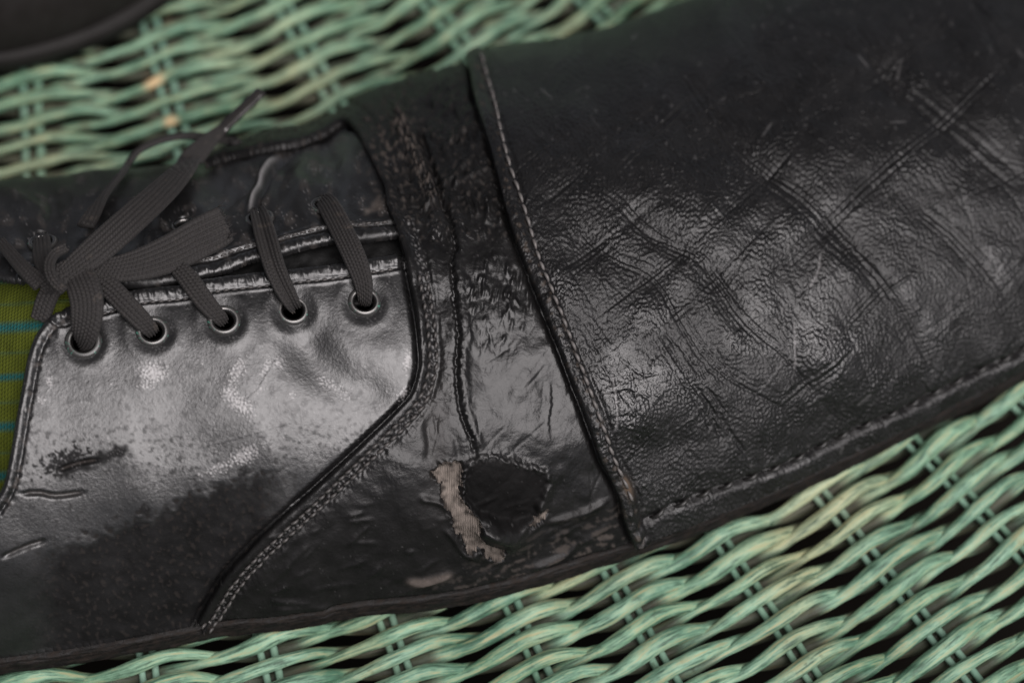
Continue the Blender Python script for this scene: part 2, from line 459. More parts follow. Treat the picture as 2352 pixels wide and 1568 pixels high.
face_f = resamp(np.array([(75, 648), (130, 650), (220, 650), (330, 655), (430, 638), (511, 616), (571, 594), (647, 577), (764, 552), (834, 551), (925, 536)], float), step=8)
top_n = resamp(np.array([(-960, 1130), (-700, 1230), (-400, 1260), (-150, 1225), (-50, 1185), (2, 1125), (22, 1045), (37, 956), (51, 880), (62, 822), (80, 771), (111, 730), (141, 714)], float), step=8)
top_f = resamp(np.array([(-1000, 830), (-800, 690), (-500, 580), (-250, 520), (-80, 590), (0, 628), (45, 640), (75, 648)], float), step=8)
upper_line = lambda x0, x1: Uc[(Uc[:, 0] > x0) & (Uc[:, 0] < x1)]
far_line = lambda x0, x1: Fc[(Fc[:, 0] > x0) & (Fc[:, 0] < x1)]

eyes_n = [(191, 783, 31), (350, 760, 28), (514, 735, 28), (673, 709, 28), (837, 691, 28)]
eyes_f = [(97, 552, 26), (262, 532, 24), (424, 512, 24), (594, 492, 26), (745, 467, 26)]

# ------------------------------------------------------------------ relief maps
n350 = bp(1, 420, .3, 1.3); n150 = bp(2, 170, .2, 1.2); n60 = bp(3, 60); n25 = bp(4, 26); n12 = bp(5, 13); n7 = bp(6, 8, bw=.4)
brk = sstep(-.2, .9, n150)
def seed_lines(seed, n, x0, x1, y0, y1, ang, spread, l0, l1, w0, w1, wob=.08):
    r = np.random.default_rng(seed); out = []
    for _ in range(n):
        x, y = r.uniform(x0, x1), r.uniform(y0, y1); a = ang + r.normal() * spread; L = r.uniform(l0, l1); m = max(4, int(L / 40) + 2)
        pts = []; 
        for i in range(m):
            pts.append((x, y)); a += r.normal() * wob; x += math.cos(a) * L / m; y += math.sin(a) * L / m
        out.append((pts, r.uniform(w0, w1)))
    return out

# toe cap
DA, UA = math.radians(52), math.radians(-47)                  # the two crease directions
man_d = [[(1290, 480), (1400, 590), (1500, 640), (1570, 760), (1640, 850), (1780, 930), (1830, 985)],
         [(1530, 150), (1620, 270), (1700, 370), (1830, 470), (1930, 560), (2000, 640), (2060, 720), (2130, 850), (2150, 890)],
         [(1545, 165), (1640, 265), (1730, 372), (1850, 455), (1960, 570), (2020, 630), (2080, 720)],
         [(1380, 450), (1480, 540), (1600, 600), (1700, 740), (1800, 830), (1900, 950)], [(1395, 440), (1500, 530), (1620, 610), (1720, 735)],
         [(1940, 60), (2050, 180), (2200, 300), (2352, 420)], [(1955, 90), (2040, 200), (2190, 330), (2340, 450)], [(1500, 750), (1580, 870), (1680, 1000), (1720, 1060)],
         [(1700, 330), (1800, 420), (1900, 500), (1990, 590)], [(2100, 480), (2200, 560), (2300, 680)], [(1560, 880), (1620, 940), (1650, 1010)], [(2090, 850), (2115, 890), (2110, 930)]]
man_u = [[(1210, 500), (1300, 440), (1420, 330), (1560, 240)], [(1270, 640), (1380, 560), (1500, 480)], [(1330, 760), (1440, 680), (1560, 590), (1700, 470), (1850, 330)],
         [(1400, 420), (1550, 280), (1700, 150)], [(1700, 700), (1850, 560), (2000, 420), (2150, 300), (2350, 120)], [(1950, 250), (2100, 130), (2200, 60)],
         [(1170, 420), (1240, 370), (1330, 320)], [(1500, 760), (1640, 640), (1760, 520)], [(1900, 800), (2010, 680), (2120, 600)], [(1780, 930), (1880, 850), (1960, 780)]]
scr = [[(1875, 590), (1868, 630), (1848, 665)], [(1814, 735), (1810, 790), (1812, 850)], [(1400, 850), (1405, 960), (1395, 990)], [(1440, 850), (1450, 920)], [(1380, 900), (1440, 890), (1500, 930)], [(1370, 960), (1440, 950), (1490, 1010)], [(1410, 820), (1470, 860), (1510, 850)]]
cr_d = seed_lines(11, 95, 1080, 2700, -150, 1180, DA, .12, 80, 380, .25, 1.0)
cr_u = seed_lines(12, 130, 1080, 2700, -150, 1180, UA, .13, 60, 320, .2, .9)
def para(ps, offs, ws, seed):
    r = np.random.default_rng(seed); out = []
    for p in ps:
        q = resamp(np.asarray(p, float), step=25); t = np.gradient(q, axis=0); t /= np.linalg.norm(t, axis=1)[:, None]; nn = np.stack([-t[:, 1], t[:, 0]], 1)
        for o, w in zip(offs, ws):
            a, b2 = sorted(r.uniform(0, 1, 2)); m = len(q); i0, i1 = int(a * .4 * m), max(int((.6 + .4 * b2) * m), 4)
            out.append(((q + nn * (o + r.normal() * 2.5) + nn * (np.cumsum(r.normal(size=m)) * .8)[:, None])[i0:i1], w * r.uniform(.7, 1.2)))
    return [o for o in out if len(o[0]) > 3]
cap_cr = lines(para(man_d, (-27, -18, -9, 10, 19, 28), (.35, .5, .7, .7, .5, .35), 41), 2.4) * 2.9 + lines(para(man_u, (-18, -9, 9, 18), (.4, .7, .7, .4), 42), 2.2) * 2.3
cap_cr = cap_cr - lines(para(man_d, (-13, -4.5, 4.5, 14), (.7, 1., 1., .7), 45), 1.6) * 1.5 - lines(para(man_u, (-12, -4.5, 4.5, 12), (.7, 1., 1., .7), 46), 1.6) * 1.4
cap_cr = cap_cr + lines([(p, 1.0) for p in man_d] + [(p, w * .5) for p, w in cr_d], 3.0) * 3.6 + lines([(p, .9) for p in man_u] + [(p, w * .6) for p, w in cr_u], 2.5) * 2.6 + lines([(p, 1.) for p in scr], 2.4) * 2.2
cap_cr = cap_cr - lines(seed_lines(43, 260, 1080, 2500, -150, 1150, DA, .14, 50, 200, .3, 1.), 1.7) * 1.7 - lines(seed_lines(44, 420, 1080, 2500, -150, 1150, UA, .16, 40, 180, .3, 1.), 1.7) * 1.7
cap_big = lines([(p, 1.0) for p in man_d], 22) * 9 + lines([(p, 1.0) for p in man_u], 18) * 6
gu = bp(13, 6.8, math.radians(-63), 1.9, .35); gd = bp(14, 10, DA, 1.8, .4)
m_u = sstep(-.6, 1.0, bp(15, 190)); m_d = sstep(-.3, 1.2, bp(16, 170))
near_cap = sstep(900, 1150, GY + (GX - 1400) * .4)             # towards the seam the grain is smoother
cap_disp = n350 * 4 + n150 * 1.5 + n60 * .45 - cap_cr * .62 - cap_big * .3 + gu * (.5 + .5 * m_u) * 1.0 + gd * m_d * .4 + n7 * .12
cap_disp = cap_disp + blob(1440, 935, 60, 48) * 30 + blob(1885, 815, 75, 50, .5) * 26 + blob(1665, 560, 130, 60, .7) * 10 + blob(1990, 650, 70, 60, .6) * 10 - blob(1560, 1010, 40, 30) * 8
seam_pts = np.array([(1455, 1195), (1520, 1160), (1569, 1142), (1619, 1125), (1672, 1105), (1729, 1083), (1782, 1066), (1829, 1047), (1882, 1022), (1936, 995), (1989, 966), (2046, 939), (2102, 914), (2153, 888), (2209, 861), (2266, 834), (2319, 808), (2380, 772), (2460, 720), (2560, 620), (2640, 500), (2690, 380), (2700, 300)], float)
seam = resamp(seam_pts, step=5)
seam_cum = np.concatenate([[0], np.cumsum(np.linalg.norm(np.diff(seam, axis=0), axis=1))])
seam_us = np.arange(40, seam_cum[-1] - 20, 58) + rng.normal(size=len(np.arange(40, seam_cum[-1] - 20, 58))) * 3
cap_disp -= lines([(seam, 1.0)], 4.5) * 8
for u in seam_us:
    hx0, hy0 = np.interp(u - 8, seam_cum, seam[:, 0]), np.interp(u - 8, seam_cum, seam[:, 1])
    cap_disp -= blob(hx0, hy0, 15, 5.5, -.5) * 13
dh, hx_, hy_ = dseg(GX[::2, ::2], GY[::2, ::2], hem[::2])
dhem = np.repeat(np.repeat(dh, 2, 0), 2, 1)[:RH, :RW]
cap_disp += 9 * np.exp(-(dhem / 32) ** 2) + 6 * np.exp(-((dhem - 17) / 11) ** 2) * sstep(0, 1, (GY > 0)) - 5 * np.exp(-((dhem - 42) / 6) ** 2)
hemw = np.exp(-((dhem - 17) / 15) ** 2)
cap_disp += hemw * bp(17, 26, math.radians(-20), 1.8, .4) * 1.5 * sstep(380, 560, GY)
cap_bare = np.clip(hemw * sstep(.9, 1.6, n25) * .35 + blob(1433, 1108, 7, 14, -.4) * .9 + lines([([(1425, 1085), (1432, 1105), (1438, 1128)], 1.)], 3) * .8, 0, 1)
cap_wear = np.clip(lines([(p, 1.) for p in scr[:3]], 1.6) * .22 + lines(seed_lines(52, 30, 1150, 2350, 80, 1050, -.7, .9, 15, 60, .2, 1.), 1.5) * .14 + sstep(2.1, 3.0, n25 + .5 * n7) * .10, 0, .6)
# near quarter
q_disp = n350 * 2.2 + n150 * .55 + n60 * .07 + n12 * .03 + n7 * .035
q_disp += -blob(735, 835, 70, 40, .8) * 16 - blob(700, 780, 35, 45, .3) * 8 - blob(850, 900, 45, 30, .6) * 8
for i, (ex, ey, er) in enumerate(eyes_n):
    r = np.hypot(GX - ex, GY - ey)
    q_disp += -8.5 * np.exp(-(r / 37) ** 2) + 2.5 * np.exp(-((r - 58) / 15) ** 2)
d1 = np.full((RH, RW), 999.0)
sub = (slice(None, None, 2), slice(None, None, 2))
def dist_map(poly): 
    a, _, _ = dseg(GX[sub], GY[sub], poly); return np.repeat(np.repeat(a, 2, 0), 2, 1)[:RH, :RW]
dfn = dist_map(face_n[::2]); dtn = dist_map(top_n[::2])
wr = bp(18, 15, 1.3, 2.2, .5)
bandn = np.exp(-((dfn - 14) / 13) ** 2)
q_disp += 6.5 * bandn + bandn * wr * 1.1 - 5 * np.exp(-((dfn - 33) / 4) ** 2) + 3 * np.exp(-((dfn - 41) / 4) ** 2)
bandt = np.exp(-((dtn - 10) / 10) ** 2)
q_disp += 5 * bandt - 5 * np.exp(-((dtn - 26) / 4) ** 2) + n25 * .8 * np.exp(-((dtn - 26) / 12) ** 2)
# flaking film: a torn edge runs across the lower half of the quarter
flake = resamp([(20, 1270), (110, 1262), (180, 1240), (260, 1215), (330, 1180), (400, 1150), (470, 1118), (540, 1098), (620, 1085), (700, 1085)], step=6)
ff = GY - np.interp(GX, flake[:, 0], flake[:, 1]) + n25 * 4 + n12 * .8
low_side = sstep(-16, 30, ff + n60 * 9) * sstep(40, 170, GX) * (1 - sstep(560, 720, GX))
q_disp -= low_side * 3.2
fl2 = lines([([(45, 1135), (90, 1132), (130, 1140), (200, 1130)], 1.), ([(130, 1082), (180, 1064), (230, 1055)], 1.), ([(0, 1280), (60, 1255), (110, 1240)], .7)], 3.5)
q_disp -= fl2 * 6
q_disp += lines([([(590, 900), (620, 850), (652, 800)], 1.), ([(600, 890), (560, 925)], .6)], 1.4) * .6 + lines([([(690, 930), (700, 1010)], 1.), ([(430, 1035), (560, 1000), (700, 960)], .8), ([(470, 1060), (640, 1010)], .5)], 1.5) * .5
lowdark = sstep(20, 90, ff)
q_disp += low_side * (n25 * .2 + n60 * .5)
q_disp -= 16 * np.exp(-(dist_map(vedge[::2]) / 9) ** 2)
q_spk = np.zeros((RH, RW))
for cx, cy, sx, sy, a, w in [(350, 855, 20, 15, .2, 1), (333, 885, 14, 9, 0, .55), (112, 875, 5, 14, 0, .8), (100, 917, 10, 6, 0, .6), (545, 850, 10, 22, .5, .75), (530, 905, 16, 12, 1, .8), (552, 928, 24, 12, .6, .9), (610, 845, 6, 18, .4, .6),
                              (640, 830, 8, 10, 0, .6), (600, 895, 10, 7, 0, .5), (760, 885, 26, 10, .4, .55), (795, 905, 10, 14, 0, .5), (560, 1045, 26, 12, -.4, .85), (505, 1075, 34, 9, -.4, .6), (670, 905, 6, 9, 0, .5), (460, 830, 12, 4, .4, .35), (740, 870, 8, 8, 0, .5),
                              (935, 830, 5, 16, .1, .9), (928, 905, 8, 12, .5, .8), (255, 880, 12, 7, 0, .25), (430, 865, 9, 8, 0, .3)]:
    q_spk = np.maximum(q_spk, w * blob(cx, cy, sx * 1.25, sy * 1.25, a))
q_wear_glint = sstep(.45, .85, q_spk + (n7 * .2 + n12 * .14) * sstep(.04, .3, q_spk)) * .7  # cracked specks, their bright reflection painted in as pale colour
fine = sstep(1.5, 2.4, n7 + .3 * n60) * .22 * (1 - sstep(-70, 20, ff))
q_wear_glint = np.clip(q_wear_glint + fine, 0, 1)
q_disp += q_wear_glint * (n7 * .5)
q_tear = polymask([(130, 1090), (180, 1062), (235, 1040), (280, 1020), (300, 1035), (240, 1062), (205, 1075), (150, 1098)], 3, 6, n25)
q_tear = np.clip(q_tear + sstep(.55, .8, blob(150, 1060, 55, 26, -.4) + n12 * .14 + n25 * .1) + sstep(1.0, 1.5, n25 + .6 * n12) * .35 * (1 - sstep(0, 60, ff)) * sstep(930, 1040, GY), 0, 1)
q_dull = np.clip(q_tear + low_side * 1.1 + .16 * sstep(.6, 1.8, n60 + .5 * n25 + .3 * n150) + .08 * sstep(0, 1.5, n25 + .6 * n12), 0, 1)
q_bare = np.clip(low_side * sstep(.9, 1.7, n25 + n12 * .5) * .18 + np.exp(-((dtn - 26) / 7) ** 2) * sstep(.2, 1.2, n25) * .6 + sstep(.7, 1.3, fl2) * .3, 0, 1)
# far quarter
fq_disp = n350 * 3 + n150 * 3 + n60 * .8
for ex, ey, er in eyes_f:
    r = np.hypot(GX - ex, (GY - ey) * 1.2); fq_disp += -11 * np.exp(-(r / 40) ** 2) + 2.5 * np.exp(-((r - 58) / 14) ** 2)
dff = dist_map(face_f[::2])
bandf = np.exp(-((dff - 13) / 12) ** 2)
fq_disp += 6 * bandf + bandf * wr * 1.2 - 5 * np.exp(-((dff - 30) / 4) ** 2) + 3.5 * np.exp(-((dff - 38) / 4) ** 2)
for x_, y_, sx, sy, a_, h in [(690, 420, 20, 60, .3, 14), (640, 400, 18, 50, .2, -12), (760, 400, 25, 60, -.3, -12), (800, 400, 16, 50, -.3, 9), (300, 470, 60, 25, -.2, 10), (60, 480, 30, 40, 0, 12), (120, 480, 20, 40, 0, -10), (430, 450, 40, 30, 0, 8)]:
    fq_disp += blob(x_, y_, sx, sy, a_) * h
fcrack = [([(640, 352), (618, 372), (602, 400), (595, 420), (580, 450), (570, 485)], 1.)]
fq_disp += lines(fcrack, 6) * 8 - lines([([(x + 11, y + 4) for x, y in fcrack[0][0]], 1.)], 6) * 5
fq_wear = np.clip(sstep(2.2, 2.8, n7 + .4 * n60) * .35 + lines(fcrack, 2.5) * .35, 0, 1)
fq_bare = np.clip(sstep(.6, 1.8, n60 + .5 * n25) * .25 + polymask([(870, 450), (885, 455), (880, 480), (855, 485), (830, 492), (845, 475)], 3, 3, n25) * .8, 0, 1)
fq_dull = sstep(-.5, 1., n150) * .5
# vamp
crack = resamp([(1000, 395), (1012, 440), (1020, 470), (1034, 500), (1041, 523), (1048, 573), (1040, 602), (1043, 650), (1047, 700), (1055, 773), (1051, 840), (1055, 907), (1068, 967), (1085, 1012), (1090, 1035)], step=4)
cx_at = lambda y: np.interp(y, crack[:, 1], crack[:, 0])
jit = n25 * 1.2 + n12 * 1.0
side = GX - np.interp(GY, crack[:, 1], crack[:, 0]) + jit
live = sstep(380, 460, GY) * (1 - sstep(1010, 1060, GY))
v_disp = n350 * 3 + n150 * 1.6 + n60 * .5 + n25 * .06 + n12 * .08 - lines(seed_lines(51, 130, 960, 1420, 480, 1250, 1.75, .5, 30, 160, .2, 1.), 1.8) * 1.0
v_disp += live * (5 * sstep(-3, 4, side) * np.exp(-np.clip(side, 0, 999) / 40) - 9 * np.exp(-((side + 4) / 4.2) ** 2) + 3 * np.exp(-((side - 14) / 9) ** 2))
dve = dist_map(vedge[::2])
v_disp += 5 * np.exp(-((dve - 14) / 13) ** 2) - 4 * np.exp(-((dve - 46) / 6) ** 2)
v_disp += np.exp(-((dve - 32) / 14) ** 2) * (n12 * .5 + n25 * .8)
v_disp -= 9 * blob(1000, 800, 22, 190) + 6 * blob(1003, 1010, 22, 60)      # the sunken channel left of the crack
v_disp += 8 * blob(990, 620, 16, 90)
worn = resamp([(905, 255), (930, 315), (955, 370), (975, 420), (990, 455), (1000, 480)], step=4)
wl = lines([(worn, 1.)], 13); v_disp += wl * 11 + wl * (n12 * 1.6 + n25 * 1.4)
v_disp -= lines([([(960, 290), (985, 360), (1005, 420), (1012, 450)], 1.), ([(925, 290), (945, 335)], .8)], 5) * 9
wrk = lines([([(1010, 355), (1060, 310), (1095, 290)], 1.), ([(1015, 430), (1060, 390), (1090, 365)], 1.), ([(1040, 430), (1100, 400), (1130, 385)], .8), ([(1060, 290), (1048, 250)], .8), ([(1090, 470), (1098, 500)], .8), ([(1115, 450), (1120, 500), (1110, 520)], .9),
             ([(1140, 480), (1150, 520)], .8), ([(1060, 440), (1075, 470), (1085, 515)], .8), ([(985, 235), (1030, 250), (1060, 235)], .7)], 4)
v_disp += wrk * 5.5
tiny = seed_lines(21, 70, 1070, 1230, 590, 860, math.radians(100), .25, 14, 60, .4, 1.)
zone = blob(1140, 660, 70, 90, .3); 
tl = lines(tiny, 2.6); v_disp += tl * 4.2 * zone + zone * bp(22, 12, 1.75, 2.5, .45) * .45
v_disp += lines(seed_lines(23, 60, 960, 1300, 230, 560, 1.2, .7, 20, 80, .3, .9), 3) * 3
v_disp += lines(seed_lines(24, 60, 480, 1430, 1150, 1400, -.35, .3, 30, 160, .2, .7), 4) * 3.5
stp = sstep(-3, 3, GX - np.interp(GY, [860, 890, 930, 967, 1020], [1268, 1264, 1266, 1257, 1262]) + n12) * sstep(870, 900, GY) * (1 - sstep(970, 1010, GY)) * np.exp(-np.clip(GX - 1262, 0, 999) / 40)
v_disp -= stp * 3.5
v_disp -= 11 * np.exp(-(dhem / 8) ** 2)
upz = sstep(560, 470, GY) * sstep(860, 920, GX)
v_disp += upz * (bp(35, 30, 1.15, 2.4, .5) * 1.0 + bp(36, 12, 1.0, 1.6, .5) * .2 - lines(seed_lines(37, 160, 870, 1160, 190, 560, 1.2, .8, 15, 70, .3, 1.), 2.4) * 3.2 + lines(seed_lines(38, 60, 960, 1160, 230, 560, -.55, .25, 30, 90, .3, 1.), 3) * 3.5)
v_disp += 8 * np.exp(-(dve / 18) ** 2)
fab_poly = [(986, 1083), (1006, 1077), (1005, 1065), (1059, 1060), (1057, 1110), (1056, 1141), (1076, 1165), (1097, 1191), (1094, 1215), (1106, 1235), (1132, 1250), (1158, 1257), (1150, 1284), (1117, 1277), (1103, 1258), (1073, 1264), (1059, 1228), (1038, 1206), (1038, 1182), (1015, 1147), (1013, 1109)]
fab = polymask(fab_poly, 1.6, 2.5, n12)
fab2 = polymask([(1212, 1203), (1225, 1190), (1236, 1176), (1262, 1168), (1250, 1185), (1240, 1198), (1222, 1206)], 2, 2, n12)
v_disp -= 13 * fab + 9 * fab2
v_disp += np.clip(blur(fab + fab2, 6) - (fab + fab2), 0, 1) * (10 + n25 * 2.5)
pit_poly = [(1062, 1083), (1085, 1054), (1141, 1046), (1188, 1065), (1252, 1083), (1258, 1108), (1238, 1153), (1235, 1177), (1208, 1206), (1155, 1200), (1097, 1176), (1064, 1146)]
pit = polymask(pit_poly, 4, 3, n25); pit_rim = np.clip(blur(pit, 9) * (1 - pit), 0, 1)
v_disp += pit * (6 + n25 * .25 + 9 * blob(1150, 1105, 55, 40)) + pit_rim * (18 + n12 * 1.5) - 7 * np.clip(blur(pit, 3) - blur(pit, 7), -1, 1)
pit_up = pit_rim * sstep(1095, 1060, GY)
v_disp += pit_up * (n12 * 3 + n25 * 5 + 6) - pit * np.clip(GY - 1062, 0, 130) * .20
pz = np.exp(-(np.clip(np.abs(side) - 6, 0, 999) / 28) ** 2) * live * (.35 + .65 * sstep(620, 540, GY)) + .35 * np.exp(-((dve - 48) / 22) ** 2) * (GY > 420) + .9 * sstep(600, 480, GY) * sstep(870, 930, GX) + .7 * pit_rim
pz = np.clip(pz, 0, 1)
fl = sstep(.15, .40, bp(39, 75, 1.3, 1.7, .6) + .22 * n25 + .10 * n12); fl3 = sstep(.45, .62, bp(40, 48, 1.1, 1.5, .6) + .18 * n12)
v_disp += pz * (fl * 3.4 + fl3 * 1.8)
v_disp += 7 * polymask([(985, 500), (1000, 490), (1018, 505), (1022, 545), (1012, 556), (1004, 540), (996, 560), (986, 548)], 2, 3, n12)
v_disp += blob(1142, 1220, 42, 16, .28) * 42 + blob(1112, 1204, 14, 8, .3) * 12
v_disp += lines([([(930, 1330), (980, 1330), (1040, 1312)], 1.), ([(960, 1140), (1010, 1150), (1030, 1165)], 1.), ([(1015, 1205), (1040, 1230), (1062, 1262), (1100, 1280)], 1.), ([(1210, 1300), (1290, 1275), (1330, 1240)], 1.), ([(1250, 1200), (1320, 1180), (1400, 1140)], 1.)], 5) * 5
v_disp += blob(1003, 1035, 24, 40) * 4 - lines([([(978, 965), (985, 1020), (980, 1060)], 1.), ([(1030, 985), (1048, 1020), (1055, 1060)], .8)], 6) * 2.5
scuff = sstep(1200, 1320, GY + (GX - 1200) * .4) * sstep(.2, 1.8, bp(33, 22, -.32, 4.5) + n25 * .5 + n12 * .3) * sstep(850, 1150, GX)
v_bare = np.clip(scuff * .75 + wl * sstep(-.3, 1.5, bp(34, 10, 1.15, 4) + n25 * .5) * .5 + lines([([(930, 1330), (980, 1328), (1040, 1312)], 1.)], 5) * .9 + np.exp(-((dve - 45) / 12) ** 2) * sstep(.1, 1.1, n25 + .4 * n12) * .55 * (GY < 520) * .5
                 + sstep(1.0, 1.8, n25 + n12 * .4) * .25 * (GY < 560) + blob(900, 330, 30, 70, .2) * sstep(-.2, 1, n25) * .5 + blob(1003, 1000, 22, 90) * .12, 0, 1) * (1 - pit)
v_fab = np.clip(fab + fab2, 0, 1)
v_bare = np.clip(v_bare, 0, 1)
v_wear = np.clip(sstep(2.6, 3.2, n7 + .3 * n60) * .15 + np.exp(-((dve - 33) / 9) ** 2) * sstep(.9, 1.7, n12 + .5 * n7) * .45 * (GY > 500) + pit_up * sstep(.5, 1.6, n12) * .6, 0, 1)
v_dull = np.clip(sstep(540, 480, GY) * .55 + sstep(1090, 1200, GY) * .5 + blob(1020, 1100, 60, 100) * .2, 0, 1) * (1 - blob(1142, 1222, 46, 22, .28))
v_dull = np.clip(v_dull + pit, 0, 1)

zero = np.zeros((RH, RW), np.float32)

# ------------------------------------------------------------------ the upper, panel by panel
# lining seen through the throat
lin_poly = [(-960, 780), (-700, 620), (-300, 520), (-60, 520), (40, 600), (170, 640), (190, 720), (130, 800), (95, 900), (80, 1000), (60, 1100), (20, 1200), (-150, 1240), (-500, 1250), (-900, 1120)]
def lin_z(x, y): return base_z(np.maximum(x, -200), y) - 34 - 130 * sstep(120, -60, x) - 160 * sstep(0, -500, x)
ys = GY - GX * -.06
stripe = np.zeros((RH, RW))
for yc, hw in ((640, 9), (753, 10), (867, 7), (980, 9), (1093, 9)): stripe = np.maximum(stripe, np.clip(1.3 - np.abs(ys - yc) / hw * .8, 0, 1))
for yc in (700, 812, 925, 1040): stripe = np.maximum(stripe, .3 * np.exp(-((ys - yc) / 3) ** 2))
panel('lining', lin_poly, n60 * .8, M_lining, 5, 0, 4, 2, 6, attrs={'stripe': stripe.clip(0, 1)}, zfun=lin_z)
panel('tongue', [(60, 570), (200, 560), (500, 520), (880, 460), (960, 560), (950, 680), (700, 690), (500, 700), (240, 720), (150, 690)], n60 * 1.2 + n150 * 2, M_tongue, 4, -42, 6, 3, 8, attrs={'wear': zero, 'bare': zero, 'dull': zero})
# far quarter
vin = vedge + np.stack([np.full(len(vedge), 26.), np.zeros(len(vedge))], 1)
a = vin[(vedge[:, 1] > 300) & (vedge[:, 1] < 528) & (vedge[:, 0] > 800)]
farq = np.vstack([top_f, face_f, [(948, 530)], a[::-1], [(800, 300)], far_line(-1000, 790)[::-1]])
panel('far_quarter', farq, fq_disp, M_patent, 3.0, -2, 9, 6, 11, holes=eyes_f, attrs={'wear': fq_wear, 'bare': fq_bare, 'dull': fq_dull}, free=np.vstack([top_f, face_f]))
# near quarter
b_ = vin[(vedge[:, 1] > 590) & (vedge[:, 0] > 440)]
nearq = np.vstack([top_n, face_n, [(950, 575)], b_, upper_line(-960, 460)[::-1]])
panel('near_quarter', nearq, q_disp, M_patent, 2.6, 0, 10, 8, 12, holes=eyes_n, attrs={'wear': q_wear_glint, 'bare': q_bare, 'dull': q_dull}, free=np.vstack([top_n, face_n]))
# vamp
hin = hem + np.array([45.0, 0.0])
vampp = np.vstack([vedge, upper_line(440, 1480), [(1490, 1235)], hin[::-1][5:], far_line(480, 1100)[::-1]])
vamp = panel('vamp', vampp, v_disp, M_vamp, 2.6, 9, 8, 6, 13, attrs={'wear': v_wear, 'bare': v_bare * (1 - v_fab), 'dull': v_dull}, free=vedge)
# toe cap sewn over the front
capp = np.vstack([hem, upper_line(1452, 2770), far_line(1085, 2770)[::-1]])
cap = panel('toe_cap', capp, cap_disp, M_cap, 2.1, 24, 8, 7, 15, attrs={'wear': cap_wear, 'bare': cap_bare, 'dull': -(.8 * blob(1432, 890, 55, 50) + .65 * blob(1870, 775, 62, 48, .5) + .35 * blob(1665, 520, 120, 60, .7) + .3 * sstep(.3, 1.5, n150)).astype(float)}, free=hem)
# canvas showing through the tears of the vamp
for nm, pl in (('canvas_backing', fab_poly), ('canvas_backing', [(1212, 1203), (1225, 1190), (1236, 1176), (1262, 1168), (1250, 1185), (1240, 1198), (1222, 1206)])):
    c0 = np.mean(np.asarray(pl), 0); pp = [(x, y) for x, y in pl]
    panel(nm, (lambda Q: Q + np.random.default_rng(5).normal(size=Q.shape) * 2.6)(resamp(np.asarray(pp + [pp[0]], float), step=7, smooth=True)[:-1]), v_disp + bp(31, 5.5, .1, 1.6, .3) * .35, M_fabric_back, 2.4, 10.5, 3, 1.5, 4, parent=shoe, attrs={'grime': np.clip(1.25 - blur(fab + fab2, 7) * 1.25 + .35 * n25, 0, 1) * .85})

# ------------------------------------------------------------------ sole
def wall(loop_xy, z0, z1, name, mat_, grow=0.0, rough_amp=0.0, seed=3, attrs=True):
    """slab under the upper: outline in world metres, with a ribbed and scuffed side"""
    L = resamp(np.vstack([loop_xy, loop_xy[:1]]), step=.0011, smooth=False)[:-1]
    n = len(L); t = np.roll(L, -1, 0) - np.roll(L, 1, 0); nn = np.stack([t[:, 1], -t[:, 0]], 1); nn /= np.linalg.norm(nn, axis=1)[:, None] + 1e-12
    area = np.sum(L[:, 0] * np.roll(L[:, 1], -1) - np.roll(L[:, 0], -1) * L[:, 1])
    if area < 0: nn = -nn
    L = L + nn * grow
    r = np.random.default_rng(seed); w = r.standard_normal((9, n)); w = (w + np.roll(w, 1, 1) + np.roll(w, 2, 1) + np.roll(w, 3, 1)) / 2
    zs = np.linspace(0, 1, 9); rows = []
    for k, f in enumerate(zs):
        inset = -.0005 * max(0, 1 - min(f, 1 - f) / .18) ** 2 + rough_amp * w[k] + .00012 * math.sin(k * 2.3)
        q = L + nn * np.asarray(inset)[:, None] if np.ndim(inset) else L + nn * inset
        rows.append(np.column_stack([q, np.full(n, z0 + (z1 - z0) * f)]))
    V = np.vstack(rows); i = np.arange(n); j = (i + 1) % n
    F = np.vstack([np.stack([k * n + i, k * n + j, (k + 1) * n + j, (k + 1) * n + i], 1) for k in range(8)])
    c = L.mean(0); V = np.vstack([V, [c[0], c[1], z0], [c[0], c[1], z1]]); m = len(V)
    o = np.full(n, -1)
    F = np.vstack([F, np.stack([j, i, np.full(n, m - 2), o], 1), np.stack([8 * n + i, 8 * n + j, np.full(n, m - 1), o], 1)])
    at = None
    if attrs:
        bare = np.clip(.25 + .5 * r.standard_normal(m), 0, 1) * .55
        at = {'bare': bare, 'wear': np.zeros(m), 'dull': np.zeros(m)}
    return mk_mesh(name, V, F, mat_, shoe, attrs=at)
near_w = base_P(Uc[:, 0], Uc[:, 1])[:, :2]; far_w = base_P(Fc[:, 0], Fc[:, 1])[:, :2]
loop = np.vstack([near_w, far_w[::-1]])
wall(loop, 2 * K, 48 * K, 'outsole', M_edge, .0003, .00012)
wall(loop, 50 * K, 74 * K, 'welt', M_edge, .0009, .00018, 5)
# side of the upper on the hidden flank: leather down to the welt
fw = base_P(Fc[:, 0], Fc[:, 1]); m = len(fw)
fs = np.vstack([fw - [0, .0008, 0.001]] + [np.column_stack([fw[:, 0], fw[:, 1] + .004 * math.sin(math.pi * f), fw[:, 2] * (1 - f) + 74 * K * f]) for f in (.15, .3, .45, .6, .8, 1.0)])
i = np.arange(m - 1)
fsF = np.vstack([np.stack([k * m + i, k * m + i + 1, (k + 1) * m + i + 1, (k + 1) * m + i], 1) for k in range(6)])
mk_mesh('far_side_wall', fs, fsF, M_vamp, shoe, attrs={'wear': np.zeros(len(fs)), 'bare': np.zeros(len(fs)), 'dull': np.zeros(len(fs))})

